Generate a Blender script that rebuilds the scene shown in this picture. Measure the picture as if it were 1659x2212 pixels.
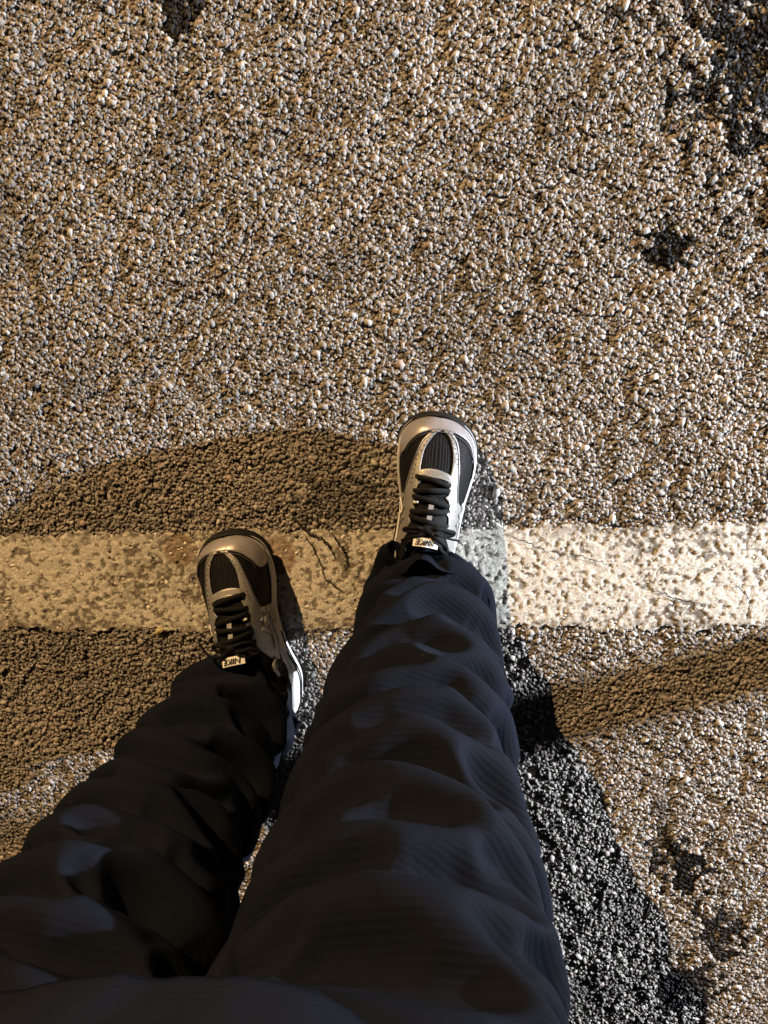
import bpy, bmesh, math, random
import numpy as np
from mathutils import Vector, Matrix, Quaternion
from mathutils.geometry import delaunay_2d_cdt

for o in list(bpy.data.objects):
    bpy.data.objects.remove(o, do_unlink=True)
S = bpy.context.scene
COL = S.collection
rng = np.random.default_rng(7)
random.seed(7)
PI = math.pi

# ------------------------------------------------------------------ camera
cam = bpy.data.cameras.new('camera')
cam_o = bpy.data.objects.new('camera', cam)
COL.objects.link(cam_o)
cam.sensor_fit = 'VERTICAL'
cam.sensor_height = 24.0
cam.lens = 24.0 * 1661.0 / 2212.0
cam.clip_start = 0.02
cam.clip_end = 400
RC = Matrix(((0.99755388, -0.00758814, 0.06948870),
             (-0.00758814, 0.97646077, 0.21556158),
             (-0.06948870, -0.21556158, 0.97401464)))
cam_o.matrix_world = Matrix.Translation((0, 0, 1.053)) @ RC.to_4x4()
S.camera = cam_o

# ------------------------------------------------------------------ night sky
W = bpy.data.worlds.new('World')
S.world = W
W.use_nodes = True
wn = W.node_tree.nodes
sky = wn.new('ShaderNodeTexSky')
sky.sky_type = 'NISHITA'
sky.sun_disc = False
sky.sun_elevation = math.radians(-2.4)
sky.sun_rotation = math.radians(200)
W.node_tree.links.new(sky.outputs[0], wn['Background'].inputs[0])
wn['Background'].inputs[1].default_value = 0.05

# lamps that light the place: a sodium street lamp and a white stand-in for a car headlight
WARM_POS = (-2.95, 5.35, 3.55)
COOL_POS = (2.70, 0.25, 0.46)
WARM_W, COOL_W = 3000.0, 1330.0
WARM_COL, COOL_COL = (1.0, 0.63, 0.28), (0.86, 0.92, 1.0)

vs = S.view_settings
S.display_settings.display_device = 'sRGB'
vs.view_transform = 'Standard'
vs.look = 'None'
vs.exposure = 0.0
vs.gamma = 1.0
vs.use_curve_mapping = False


# ------------------------------------------------------------------ helpers
def tag(o, label=None, cat=None, group=None, kind=None):
    if label: o['label'] = label
    if cat: o['category'] = cat
    if group: o['group'] = group
    if kind: o['kind'] = kind
    return o


def mesh_obj(name, me, mat=None, parent=None, smooth=False):
    o = bpy.data.objects.new(name, me)
    COL.objects.link(o)
    if mat is not None and len(me.materials) == 0:
        me.materials.append(mat)
    if parent is not None:
        o.parent = parent
    if smooth:
        me.shade_smooth()
    return o


def pydata(name, verts, faces, mat=None, parent=None, smooth=False):
    me = bpy.data.meshes.new(name)
    me.from_pydata([tuple(map(float, v)) for v in verts], [], [tuple(map(int, f)) for f in faces])
    me.update()
    return mesh_obj(name, me, mat, parent, smooth)


def np_mesh(name, V, F):
    """fast mesh from arrays: V (n,3), F (m,k)"""
    me = bpy.data.meshes.new(name)
    V = np.asarray(V, np.float32); F = np.asarray(F, np.int32)
    k = F.shape[1]
    me.vertices.add(len(V)); me.vertices.foreach_set('co', V.ravel())
    me.loops.add(F.size); me.loops.foreach_set('vertex_index', F.ravel())
    me.polygons.add(len(F))
    me.polygons.foreach_set('loop_start', np.arange(0, F.size, k, dtype=np.int32))
    me.polygons.foreach_set('loop_total', np.full(len(F), k, np.int32))
    me.update(calc_edges=True)
    return me


def set_col(me, name, C):
    a = me.attributes.new(name, 'FLOAT_COLOR', 'POINT')
    C = np.asarray(C, np.float32)
    if C.shape[1] == 3:
        C = np.concatenate([C, np.ones((len(C), 1), np.float32)], 1)
    a.data.foreach_set('color', C.ravel())


def set_uv(me, UV):
    """UV per vertex -> per loop"""
    uv = me.uv_layers.new(name='UVMap')
    li = np.empty(len(me.loops), np.int32)
    me.loops.foreach_get('vertex_index', li)
    uv.data.foreach_set('uv', np.asarray(UV, np.float32)[li].ravel())


def tube(pts, rad, n=10, flat=1.0, closed=False, cap=True):
    """tube along points -> verts, faces; flat < 1 squashes it in its second normal"""
    P = [Vector(p) for p in pts]
    m = len(P)
    rads = rad if hasattr(rad, '__len__') else [rad] * m
    V, F = [], []
    up = Vector((0, 0, 1))
    for i, p in enumerate(P):
        a = P[(i - 1) % m] if (closed or i > 0) else P[i]
        b = P[(i + 1) % m] if (closed or i < m - 1) else P[i]
        t = (b - a).normalized()
        s = t.cross(up)
        if s.length < 1e-4: s = t.cross(Vector((0, 1, 0)))
        s.normalize()
        u = s.cross(t).normalized()
        for k in range(n):
            an = 2 * PI * k / n
            V.append(p + s * math.cos(an) * rads[i] + u * math.sin(an) * rads[i] * flat)
    for i in range(m if closed else m - 1):
        for k in range(n):
            F.append((i * n + k, i * n + (k + 1) % n, ((i + 1) % m) * n + (k + 1) % n, ((i + 1) % m) * n + k))
    if cap and not closed:
        F.append(tuple(range(n - 1, -1, -1)))
        F.append(tuple((m - 1) * n + k for k in range(n)))
    return V, F


def spline(pts, n):
    """Catmull-Rom through points"""
    P = np.array(pts, float)
    P = np.vstack([2 * P[0] - P[1], P, 2 * P[-1] - P[-2]])
    out = []
    m = len(P) - 3
    for q in np.linspace(0, m - 1e-6, n):
        i = int(q); t = q - i
        a, b, c, d = P[i:i + 4]
        out.append(.5 * ((2 * b) + (-a + c) * t + (2 * a - 5 * b + 4 * c - d) * t * t + (-a + 3 * b - 3 * c + d) * t ** 3))
    return np.array(out)


class Noise:
    """smooth value noise on the plane, seeded"""
    def __init__(self, seed):
        self.g = np.random.default_rng(seed).random((256, 256))
    def __call__(self, x, y):
        x = np.asarray(x, float); y = np.asarray(y, float)
        i = np.floor(x).astype(int); j = np.floor(y).astype(int)
        fx = x - i; fy = y - j
        fx = fx * fx * (3 - 2 * fx); fy = fy * fy * (3 - 2 * fy)
        g = self.g
        a = g[i % 256, j % 256]; b = g[(i + 1) % 256, j % 256]
        c = g[i % 256, (j + 1) % 256]; d = g[(i + 1) % 256, (j + 1) % 256]
        return (a * (1 - fx) + b * fx) * (1 - fy) + (c * (1 - fx) + d * fx) * fy
    def fbm(self, x, y, o=4):
        s = 0; a = .5; t = 0
        for k in range(o):
            s = s + a * self(x * 2 ** k + 17 * k, y * 2 ** k + 5 * k); t += a; a *= .5
        return s / t


def material(name):
    m = bpy.data.materials.new(name)
    m.use_nodes = True
    nt = m.node_tree
    b = nt.nodes['Principled BSDF']
    return m, nt, b


def simple(name, col, rough=.6, metal=0.0, noise=0.0, scale=200.0, bump=0.0, spec=.5):
    m, nt, b = material(name)
    b.inputs['Specular IOR Level'].default_value = spec
    b.inputs['Roughness'].default_value = rough
    b.inputs['Metallic'].default_value = metal
    tc = nt.nodes.new('ShaderNodeTexCoord')
    nz = nt.nodes.new('ShaderNodeTexNoise')
    nz.inputs['Scale'].default_value = scale
    nz.inputs['Detail'].default_value = 4
    nt.links.new(tc.outputs['Object'], nz.inputs['Vector'])
    mx = nt.nodes.new('ShaderNodeMixRGB')
    mx.blend_type = 'MIX'
    lo = tuple(c * (1 - noise) for c in col) + (1,)
    hi = tuple(min(1, c * (1 + noise)) for c in col) + (1,)
    mx.inputs[1].default_value = lo
    mx.inputs[2].default_value = hi
    nt.links.new(nz.outputs['Fac'], mx.inputs[0])
    nt.links.new(mx.outputs[0], b.inputs['Base Color'])
    if bump:
        bp = nt.nodes.new('ShaderNodeBump')
        bp.inputs['Strength'].default_value = bump
        bp.inputs['Distance'].default_value = .001
        nt.links.new(nz.outputs['Fac'], bp.inputs['Height'])
        nt.links.new(bp.outputs[0], b.inputs['Normal'])
    return m


# ------------------------------------------------------------------ materials
def mat_stone():
    m, nt, b = material('aggregate_stone')
    at = nt.nodes.new('ShaderNodeAttribute'); at.attribute_name = 'Col'
    oi = nt.nodes.new('ShaderNodeTexCoord')
    nz = nt.nodes.new('ShaderNodeTexNoise'); nz.inputs['Scale'].default_value = 420; nz.inputs['Detail'].default_value = 5
    nz.inputs['Roughness'].default_value = .7
    nt.links.new(oi.outputs['Object'], nz.inputs['Vector'])
    rp = nt.nodes.new('ShaderNodeMapRange')
    rp.inputs[1].default_value = .3; rp.inputs[2].default_value = .7
    rp.inputs[3].default_value = .55; rp.inputs[4].default_value = 1.3
    nt.links.new(nz.outputs['Fac'], rp.inputs[0])
    mx = nt.nodes.new('ShaderNodeVectorMath'); mx.operation = 'SCALE'
    nt.links.new(at.outputs['Color'], mx.inputs[0]); nt.links.new(rp.outputs[0], mx.inputs['Scale'])
    nt.links.new(mx.outputs[0], b.inputs['Base Color'])
    b.inputs['Roughness'].default_value = .8
    b.inputs['Specular IOR Level'].default_value = .15
    bp = nt.nodes.new('ShaderNodeBump'); bp.inputs['Strength'].default_value = .25; bp.inputs['Distance'].default_value = .0010
    nt.links.new(nz.outputs['Fac'], bp.inputs['Height']); nt.links.new(bp.outputs[0], b.inputs['Normal'])
    return m


def mat_road():
    """bitumen with fine grit; coarse voronoi grain reads as aggregate far from the built stones"""
    m, nt, b = material('asphalt')
    tc = nt.nodes.new('ShaderNodeTexCoord')
    v = nt.nodes.new('ShaderNodeTexVoronoi'); v.inputs['Scale'].default_value = 150
    n1 = nt.nodes.new('ShaderNodeTexNoise'); n1.inputs['Scale'].default_value = 700; n1.inputs['Detail'].default_value = 4
    nt.links.new(tc.outputs['Object'], v.inputs['Vector']); nt.links.new(tc.outputs['Object'], n1.inputs['Vector'])
    cr = nt.nodes.new('ShaderNodeValToRGB')
    cr.color_ramp.elements[0].position = .25; cr.color_ramp.elements[0].color = (.05, .046, .041, 1)
    cr.color_ramp.elements[1].position = .8; cr.color_ramp.elements[1].color = (.36, .33, .30, 1)
    ad = nt.nodes.new('ShaderNodeMath'); ad.operation = 'MULTIPLY'
    sp = nt.nodes.new('ShaderNodeSeparateColor')
    nt.links.new(v.outputs['Color'], sp.inputs[0])
    nt.links.new(n1.outputs['Fac'], ad.inputs[0]); nt.links.new(sp.outputs[0], ad.inputs[1])
    a2 = nt.nodes.new('ShaderNodeMath'); a2.operation = 'MULTIPLY'; a2.inputs[1].default_value = 1.9
    nt.links.new(ad.outputs[0], a2.inputs[0])
    nt.links.new(a2.outputs[0], cr.inputs[0]); nt.links.new(cr.outputs[0], b.inputs['Base Color'])
    b.inputs['Roughness'].default_value = .75
    bp = nt.nodes.new('ShaderNodeBump'); bp.inputs['Strength'].default_value = 1; bp.inputs['Distance'].default_value = .004
    bp.invert = True
    nt.links.new(v.outputs['Distance'], bp.inputs['Height']); nt.links.new(bp.outputs[0], b.inputs['Normal'])
    return m


def mat_paint():
    m, nt, b = material('road_paint')
    at = nt.nodes.new('ShaderNodeAttribute'); at.attribute_name = 'Col'
    tc = nt.nodes.new('ShaderNodeTexCoord')
    n1 = nt.nodes.new('ShaderNodeTexNoise'); n1.inputs['Scale'].default_value = 330; n1.inputs['Detail'].default_value = 6
    n1.inputs['Roughness'].default_value = .75
    nt.links.new(tc.outputs['Object'], n1.inputs['Vector'])
    rp = nt.nodes.new('ShaderNodeMapRange')
    rp.inputs[1].default_value = .36; rp.inputs[2].default_value = .56
    rp.inputs[3].default_value = .5; rp.inputs[4].default_value = 1.05
    nt.links.new(n1.outputs['Fac'], rp.inputs[0])
    mx = nt.nodes.new('ShaderNodeVectorMath'); mx.operation = 'SCALE'
    nt.links.new(at.outputs['Color'], mx.inputs[0]); nt.links.new(rp.outputs[0], mx.inputs['Scale'])
    nt.links.new(mx.outputs[0], b.inputs['Base Color'])
    b.inputs['Roughness'].default_value = .6
    bp = nt.nodes.new('ShaderNodeBump'); bp.inputs['Strength'].default_value = .7; bp.inputs['Distance'].default_value = .0012
    nt.links.new(n1.outputs['Fac'], bp.inputs['Height']); nt.links.new(bp.outputs[0], b.inputs['Normal'])
    return m


def mat_cloth(name, col):
    m, nt, b = material(name)
    uv = nt.nodes.new('ShaderNodeUVMap')
    wv = nt.nodes.new('ShaderNodeTexWave'); wv.bands_direction = 'Y'
    wv.inputs['Scale'].default_value = 95; wv.inputs['Distortion'].default_value = .8
    wv.inputs['Detail'].default_value = 2; wv.inputs['Detail Scale'].default_value = 3
    nt.links.new(uv.outputs[0], wv.inputs['Vector'])
    nz = nt.nodes.new('ShaderNodeTexNoise'); nz.inputs['Scale'].default_value = 1400
    nt.links.new(uv.outputs[0], nz.inputs['Vector'])
    ad = nt.nodes.new('ShaderNodeMath'); ad.operation = 'MULTIPLY_ADD'; ad.inputs[1].default_value = .5
    nt.links.new(nz.outputs['Fac'], ad.inputs[0]); nt.links.new(wv.outputs['Fac'], ad.inputs[2])
    bp = nt.nodes.new('ShaderNodeBump'); bp.inputs['Strength'].default_value = .28; bp.inputs['Distance'].default_value = .0006
    nt.links.new(ad.outputs[0], bp.inputs['Height']); nt.links.new(bp.outputs[0], b.inputs['Normal'])
    cr = nt.nodes.new('ShaderNodeMixRGB')
    cr.inputs[1].default_value = tuple(c * .8 for c in col) + (1,)
    cr.inputs[2].default_value = tuple(c * 1.2 for c in col) + (1,)
    nt.links.new(nz.outputs['Fac'], cr.inputs[0]); nt.links.new(cr.outputs[0], b.inputs['Base Color'])
    b.inputs['Roughness'].default_value = .8
    b.inputs['Specular IOR Level'].default_value = .03
    b.inputs['Sheen Weight'].default_value = 0
    b.inputs['Sheen Roughness'].default_value = .5
    return m


def mat_mesh_fabric():
    """open knit: light thread dashes in columns over black"""
    m, nt, b = material('shoe_mesh_fabric')
    uv = nt.nodes.new('ShaderNodeUVMap')
    br = nt.nodes.new('ShaderNodeTexBrick')
    br.offset = .5
    br.inputs['Scale'].default_value = 1.0
    br.inputs['Brick Width'].default_value = .0046
    br.inputs['Row Height'].default_value = .0024
    br.inputs['Mortar Size'].default_value = .00032
    br.inputs['Mortar Smooth'].default_value = .5
    br.inputs['Color1'].default_value = (.0012, .0012, .0015, 1)
    br.inputs['Color2'].default_value = (.002, .002, .0025, 1)
    br.inputs['Mortar'].default_value = (.016, .016, .019, 1)
    mp = nt.nodes.new('ShaderNodeMapping')
    mp.inputs['Rotation'].default_value = (0, 0, PI / 2)
    nt.links.new(uv.outputs[0], mp.inputs['Vector']); nt.links.new(mp.outputs[0], br.inputs['Vector'])
    nt.links.new(br.outputs['Color'], b.inputs['Base Color'])
    bp = nt.nodes.new('ShaderNodeBump'); bp.inputs['Strength'].default_value = .8; bp.inputs['Distance'].default_value = .001
    nt.links.new(br.outputs['Fac'], bp.inputs['Height']); nt.links.new(bp.outputs[0], b.inputs['Normal'])
    b.inputs['Roughness'].default_value = .65
    b.inputs['Specular IOR Level'].default_value = .12
    return m


M_STONE, M_ROAD, M_PAINT = mat_stone(), mat_road(), mat_paint()
M_TROUSER = mat_cloth('black_twill', (.0058, .0072, .0116))
M_JACKET = mat_cloth('dark_jacket_cloth', (.0076, .0092, .0142))
M_MESH = mat_mesh_fabric()
M_SILVER = simple('silver_synthetic', (.27, .265, .26), .42, .4, .35, 420, .5)
M_TOE = simple('smooth_silver_toe', (.31, .295, .305), .36, .4, .08, 90, .08)
M_STITCH = simple('stitch_thread', (.08, .08, .085), .7)
M_BLACK = simple('black_textile', (.005, .005, .0055), .8, 0, .3, 500, .5, .1)
M_LACE = simple('black_lace', (.006, .006, .007), .75, 0, .3, 900, .8, .15)
M_RUBBER = simple('black_rubber', (.009, .009, .009), .6, 0, .2, 150, .2, .2)
M_MID = simple('pale_foam', (.50, .50, .50), .5, 0, .08, 120, .1)
M_WHITE = simple('white_label', (.72, .72, .72), .6, 0, .05, 300)
M_GREYLAB = simple('grey_label', (.20, .20, .21), .5, 0, .1, 300)
M_INK = simple('black_print', (.008, .008, .008), .6)
M_SOCK = simple('dark_sock', (.008, .008, .009), .9, 0, .2, 600, .6, .05)
M_STEEL = simple('galvanised_steel', (.35, .35, .35), .45, .7, .2, 30, .1)
M_CRACK = simple('crack_dirt', (.02, .016, .012), .9)
M_LEAF = simple('dry_leaf', (.55, .45, .25), .7, 0, .2, 200)
M_SKIN = simple('skin', (.45, .28, .2), .5, 0, .05, 60)


def emitter(name, col, s):
    m, nt, b = material(name)
    b.inputs['Base Color'].default_value = col + (1,)
    b.inputs['Emission Color'].default_value = col + (1,)
    b.inputs['Emission Strength'].default_value = s
    return m


# ------------------------------------------------------------------ lamps (they stand outside the frame)
def street_lamp(name, pos, power, color, radius, label, target, arm):
    px, py, pz = pos
    root = bpy.data.objects.new(name, None); COL.objects.link(root)
    dirx = Vector((px - target[0], py - target[1], 0)).normalized()
    base = Vector((px, py, 0)) + dirx * arm
    root.location = base
    tag(root, label, 'lamp', None)
    def loc(v): return Vector(v) - base
    h = pz + .12
    V, F = tube([(0, 0, 0), (0, 0, .02), (0, 0, .021), (0, 0, h * .5), (0, 0, h)], [.16, .16, .075, .065, .05], 20)
    pydata('pole', V, F, M_STEEL, root)
    head = loc((px, py, pz + .10))
    V, F = tube([(0, 0, h - .05), tuple(Vector((0, 0, h)).lerp(head, .5) + Vector((0, 0, .08))), tuple(head)], [.035, .033, .03], 12)
    pydata('arm', V, F, M_STEEL, root)
    # lamp head: shallow shade, open below
    seg = 24
    V, F = [], []
    for (r, z) in ((.04, .14), (.14, .10), (.20, .02), (.20, 0), (.185, 0), (.13, .085), (.03, .11)):
        for k in range(seg):
            a = 2 * PI * k / seg
            V.append((head.x + r * math.cos(a), head.y + r * math.sin(a), head.z - .08 + z))
    for i in range(6):
        for k in range(seg):
            F.append((i * seg + k, i * seg + (k + 1) % seg, (i + 1) * seg + (k + 1) % seg, (i + 1) * seg + k))
    pydata('lamp_shade', V, F, M_STEEL, root, True)
    bm = bmesh.new(); bmesh.ops.create_uvsphere(bm, u_segments=16, v_segments=10, radius=.035)
    me = bpy.data.meshes.new('bulb'); bm.to_mesh(me); bm.free()
    b = mesh_obj('bulb', me, emitter(name + '_glow', color, 8), root, True)
    b.location = loc((px, py, pz + .075))
    L = bpy.data.lights.new(name, 'POINT')
    L.energy = power; L.color = color; L.shadow_soft_size = radius
    lo = bpy.data.objects.new('lamp_light', L); COL.objects.link(lo)
    lo.parent = root; lo.location = loc((px, py, pz))
    return root


street_lamp('street_lamp', WARM_POS, WARM_W, WARM_COL, .035, 'amber street lamp on a steel pole across the road', (0, -.4), .5)
street_lamp('headlight_stand_in', COOL_POS, COOL_W, COOL_COL, .022, 'white stand-in for a car headlight, on an added low steel pole', (0, -.4), .4)  # unseen low lamp standing in for a car headlight; its pole is added


def steel_post(loc):
    root = bpy.data.objects.new('steel_post', None); COL.objects.link(root)
    root.location = loc
    tag(root, 'slim steel post with a round cap on a bolted base plate', 'post')
    V, F = tube([(0, 0, .01), (0, 0, .6), (0, 0, 1.18)], .0275, 24)
    pydata('shaft', V, F, M_STEEL, root, False)
    V, F = tube([(0, 0, 1.18), (0, 0, 1.20), (0, 0, 1.215), (0, 0, 1.222)], [.034, .034, .024, .006], 24)
    pydata('cap', V, F, M_STEEL, root)
    V, F = tube([(0, 0, 0), (0, 0, .012)], .08, 24)
    pydata('base_plate', V, F, M_STEEL, root)
    for k in range(4):
        a = PI / 4 + k * PI / 2
        V, F = tube([(.058 * math.cos(a), .058 * math.sin(a), .012), (.058 * math.cos(a), .058 * math.sin(a), .022)], .009, 6)
        pydata('bolt', V, F, M_STEEL, root)


steel_post((1.40, -0.156, 0))

# ------------------------------------------------------------------ road
LINE_ANG = math.atan2(-.327 + .355, .457 + .650)      # painted line runs along X, a little askew
LC = np.array([-.146, -.334])                          # a point on its centre line
LW = .152


def line_uv(x, y):
    c, s = math.cos(LINE_ANG), math.sin(LINE_ANG)
    dx, dy = x - LC[0], y - LC[1]
    return dx * c + dy * s, -dx * s + dy * c


road = pydata('road', [(-70, -70, -.0035), (70, -70, -.0035), (70, 70, -.0035), (-70, 70, -.0035)], [(0, 1, 2, 3)], M_ROAD)
tag(road, kind='structure')

N1, N2, N3, N4 = Noise(3), Noise(11), Noise(23), Noise(31)

# dark tar / damp stains on the asphalt: x, y, radius x, radius y
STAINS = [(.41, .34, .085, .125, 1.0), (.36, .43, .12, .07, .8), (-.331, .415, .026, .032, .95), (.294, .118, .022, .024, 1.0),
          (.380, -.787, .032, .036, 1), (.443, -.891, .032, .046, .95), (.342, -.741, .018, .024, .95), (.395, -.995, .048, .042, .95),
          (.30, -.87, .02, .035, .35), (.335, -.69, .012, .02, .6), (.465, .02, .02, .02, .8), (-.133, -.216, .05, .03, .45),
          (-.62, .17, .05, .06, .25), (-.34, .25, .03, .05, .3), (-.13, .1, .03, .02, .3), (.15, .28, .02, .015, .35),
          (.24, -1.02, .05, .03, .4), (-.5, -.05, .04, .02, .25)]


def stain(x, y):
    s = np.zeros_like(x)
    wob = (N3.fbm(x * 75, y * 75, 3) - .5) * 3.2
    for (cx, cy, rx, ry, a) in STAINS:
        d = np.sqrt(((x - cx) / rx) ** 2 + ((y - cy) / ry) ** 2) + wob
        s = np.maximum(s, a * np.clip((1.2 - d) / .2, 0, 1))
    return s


def paint_amount(x, y):
    """how far a spot lies inside the worn painted line"""
    u, v = line_uv(x, y)
    edge = (N2.fbm(x * 60, y * 60, 3) - .5) * .022
    return np.clip((LW / 2 - np.abs(v) + edge) / .008, 0, 1)


def stone_colour(n):
    base = rng.random(n)
    pal = np.array([(.30, .275, .255), (.26, .240, .225), (.34, .305, .28), (.38, .355, .33), (.20, .185, .175), (.46, .43, .40), (.33, .265, .235), (.27, .26, .235)])
    c = pal[rng.choice(len(pal), n, p=[.25, .2, .15, .1, .14, .04, .06, .06])]
    return c * (0.72 + .5 * base[:, None])


ICO = None
bm = bmesh.new(); bmesh.ops.create_icosphere(bm, subdivisions=1, radius=1)
ICO_V = np.array([v.co[:] for v in bm.verts]); ICO_F = np.array([[v.index for v in f.verts] for f in bm.faces]); bm.free()
ICO_F = ICO_F[(ICO_F != ICO_V[:, 2].argmin()).all(1)]          # stones are bedded: no underside
OCT_V = np.array([(1, 0, 0), (.3, .95, 0), (-.8, .6, 0), (-.8, -.6, 0), (.3, -.95, 0), (0, 0, 1.)])
OCT_F = np.array([(0, 1, 5), (1, 2, 5), (2, 3, 5), (3, 4, 5), (4, 0, 5)])


def rand_rot(n, tilt):
    """random yaw with a limited tilt"""
    yaw = rng.random(n) * 2 * PI
    ax = rng.random(n) * 2 * PI
    t = rng.normal(size=n) * tilt
    cy, sy = np.cos(yaw), np.sin(yaw)
    Z = np.zeros((n, 3, 3)); Z[:, 0, 0] = cy; Z[:, 0, 1] = -sy; Z[:, 1, 0] = sy; Z[:, 1, 1] = cy; Z[:, 2, 2] = 1
    kx, ky = np.cos(ax), np.sin(ax)
    K = np.zeros((n, 3, 3)); K[:, 0, 2] = ky; K[:, 1, 2] = -kx; K[:, 2, 0] = -ky; K[:, 2, 1] = kx
    T = np.eye(3)[None] + np.sin(t)[:, None, None] * K + (1 - np.cos(t))[:, None, None] * (K @ K)
    return T @ Z


def rocks(px, py, r, zt, tilt=.35, flat=(.45, .8), proto='ico'):
    """many angular stones: centre, horizontal radius, height of the top"""
    n = len(px)
    BV, BF = (ICO_V, ICO_F) if proto == 'ico' else (OCT_V, OCT_F)
    k = len(BV)
    jit = 1 + rng.normal(size=(n, k)) * .16
    V = BV[None] * jit[:, :, None]
    # blocky: squash toward a random box so facets are flat
    lim = rng.uniform(.42, .9, (n, 1, 3)); lim[:, :, 2] *= .8
    V = np.clip(V, -rng.uniform(.42, .9, (n, 1, 3)), lim)
    sc = np.stack([r * rng.uniform(1.0, 1.5, n), r * rng.uniform(.75, 1.05, n), r * rng.uniform(*flat, n)], 1)
    V = V * sc[:, None, :]
    V = np.einsum('nij,nkj->nki', rand_rot(n, tilt), V)
    top = V[:, :, 2].max(1)
    V[:, :, 2] += (zt - top)[:, None]
    V[:, :, 0] += px[:, None]; V[:, :, 1] += py[:, None]
    F = BF[None] + (np.arange(n) * k)[:, None, None]
    return V.reshape(-1, 3), F.reshape(-1, 3), k


X0, X1, Y0, Y1 = -.98, .80, -1.42, .64


def grid_pts(step, jitter=.48, box=(X0, X1, Y0, Y1)):
    gx = np.arange(box[0], box[1], step); gy = np.arange(box[2], box[3], step * .87)
    A, B = np.meshgrid(gx, gy)
    A = A + (np.arange(len(gy)) % 2)[:, None] * step * .5
    A = A + rng.uniform(-jitter, jitter, A.shape) * step; B = B + rng.uniform(-jitter, jitter, B.shape) * step
    return A.ravel(), B.ravel()


def under_shoe(x, y):
    return np.zeros_like(x, bool)


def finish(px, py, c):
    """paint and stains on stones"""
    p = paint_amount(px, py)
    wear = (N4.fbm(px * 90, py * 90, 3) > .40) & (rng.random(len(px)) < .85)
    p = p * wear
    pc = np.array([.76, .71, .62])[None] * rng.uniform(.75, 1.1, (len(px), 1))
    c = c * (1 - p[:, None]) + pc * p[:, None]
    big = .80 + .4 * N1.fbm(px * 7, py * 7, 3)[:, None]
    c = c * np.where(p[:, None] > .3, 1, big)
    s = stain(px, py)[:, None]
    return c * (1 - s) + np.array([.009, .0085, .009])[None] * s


allV, allF, allC = [], [], []
off = 0
def add_layer(step, rlo, rhi, ztop, zvar, proto, tilt, keep=1.0, flat=(.5, .9)):
    global off
    px, py = grid_pts(step)
    m = rng.random(len(px)) < keep
    px, py = px[m], py[m]
    r = rng.uniform(rlo, rhi, len(px)) * (1 + .25 * (rng.random(len(px)) ** 4))
    u, v = line_uv(px, py)
    inl = np.abs(v) < LW / 2
    zt = ztop + rng.normal(size=len(px)) * zvar
    zt = np.where(inl, np.minimum(zt, rng.uniform(-.001, .0012, len(px))), zt)
    zt -= .0022 * (N2.fbm(px * 40 + 9, py * 40, 2) > .6)
    zt -= .0008 * (stain(px, py) > .45)
    V, F, k = rocks(px, py, r, zt, tilt, flat, proto)
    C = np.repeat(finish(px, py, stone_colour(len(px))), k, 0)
    allV.append(V); allF.append(F + off); allC.append(C); off += len(V)

add_layer(.0057, .0022, .0043, .0004, .0006, 'ico', .17, 1.0, (.32, .55))
add_layer(.0120, .0038, .0062, .0009, .0005, 'ico', .13, .45, (.28, .45))
add_layer(.0050, .0018, .0029, .0000, .0006, 'oct', .25, 1.0, (.35, .7))
me = np_mesh('aggregate', np.concatenate(allV), np.concatenate(allF))
set_col(me, 'Col', np.concatenate(allC))
agg = mesh_obj('aggregate', me, M_STONE, road)
tag(agg, kind='stuff')

# the 300 largest stones, each a part of the road
protos = []
for k in range(14):
    V, F, _ = rocks(np.zeros(1), np.zeros(1), np.ones(1), np.zeros(1), .15, (.55, .85))
    m = np_mesh('stone', V, F)
    c = stone_colour(1) * (1.05 + .55 * rng.random())
    set_col(m, 'Col', np.repeat(np.minimum(c, .62), len(V), 0))
    m.materials.append(M_STONE)
    protos.append(m)
cnt = 0
while cnt < 300:
    x, y = rng.uniform(-.72, .52), rng.uniform(-1.1, .43)
    u, v = line_uv(x, y)
    if abs(v) < LW / 2 + .004 or stain(np.array([x]), np.array([y]))[0] > .2: continue
    r = rng.uniform(.0050, .0070) * (1.25 if rng.random() < .12 else 1)
    o = mesh_obj('stone', protos[int(rng.integers(14))], None, road)
    o.location = (x, y, .0017 + rng.uniform(-.001, .0012))
    o.rotation_euler = (rng.normal() * .12, rng.normal() * .12, rng.uniform(0, 2 * PI))
    o.scale = (r, r, r)
    cnt += 1

# painted line: one lumpy coat of paint that follows the stones under it, worn through in pits
nu, nv = 1000, 100
uu = np.linspace(-1.05, 1.15, nu); vv = np.linspace(-LW / 2 - .007, LW / 2 + .007, nv)
U, Vv = np.meshgrid(uu, vv, indexing='ij')
c_, s_ = math.cos(LINE_ANG), math.sin(LINE_ANG)
PX = LC[0] + U * c_ - Vv * s_; PY = LC[1] + U * s_ + Vv * c_
lump = N1.fbm(PX * 170, PY * 170, 3)
fine = N2.fbm(PX * 300, PY * 300, 2)
pit = N3.fbm(PX * 170 + 3, PY * 170, 3)
wearfield = N4.fbm(PX * 9, PY * 9, 3)
edge = (N2.fbm(PX * 60, PY * 60, 3) - .5) * .022 + (fine - .5) * .008
inside = LW / 2 - np.abs(Vv) + edge
pitd = np.clip((pit - (.58 + .30 * (.5 - wearfield))) / .05, 0, 1)
PZ = .0009 + .0015 * (lump - .5) + .0007 * (fine - .5) - .0009 * pitd
PZ = np.where(inside < 0, PZ - .0045, PZ)
wornc = np.clip((wearfield - .60) / .12, 0, 1) * .45
col = np.array([.72, .68, .61])[None, None] * (.86 + .28 * lump[..., None])
dirt = np.array([.17, .145, .115])[None, None]
fray = np.clip((.020 - inside) / .020, 0, 1) * (N4.fbm(PX * 120, PY * 120, 3) > .47) * .8
k = np.clip(np.maximum(pitd * .85, fray) + wornc * (fine > .52), 0, 1)[..., None]
col = col * (1 - k) + dirt * k
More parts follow.
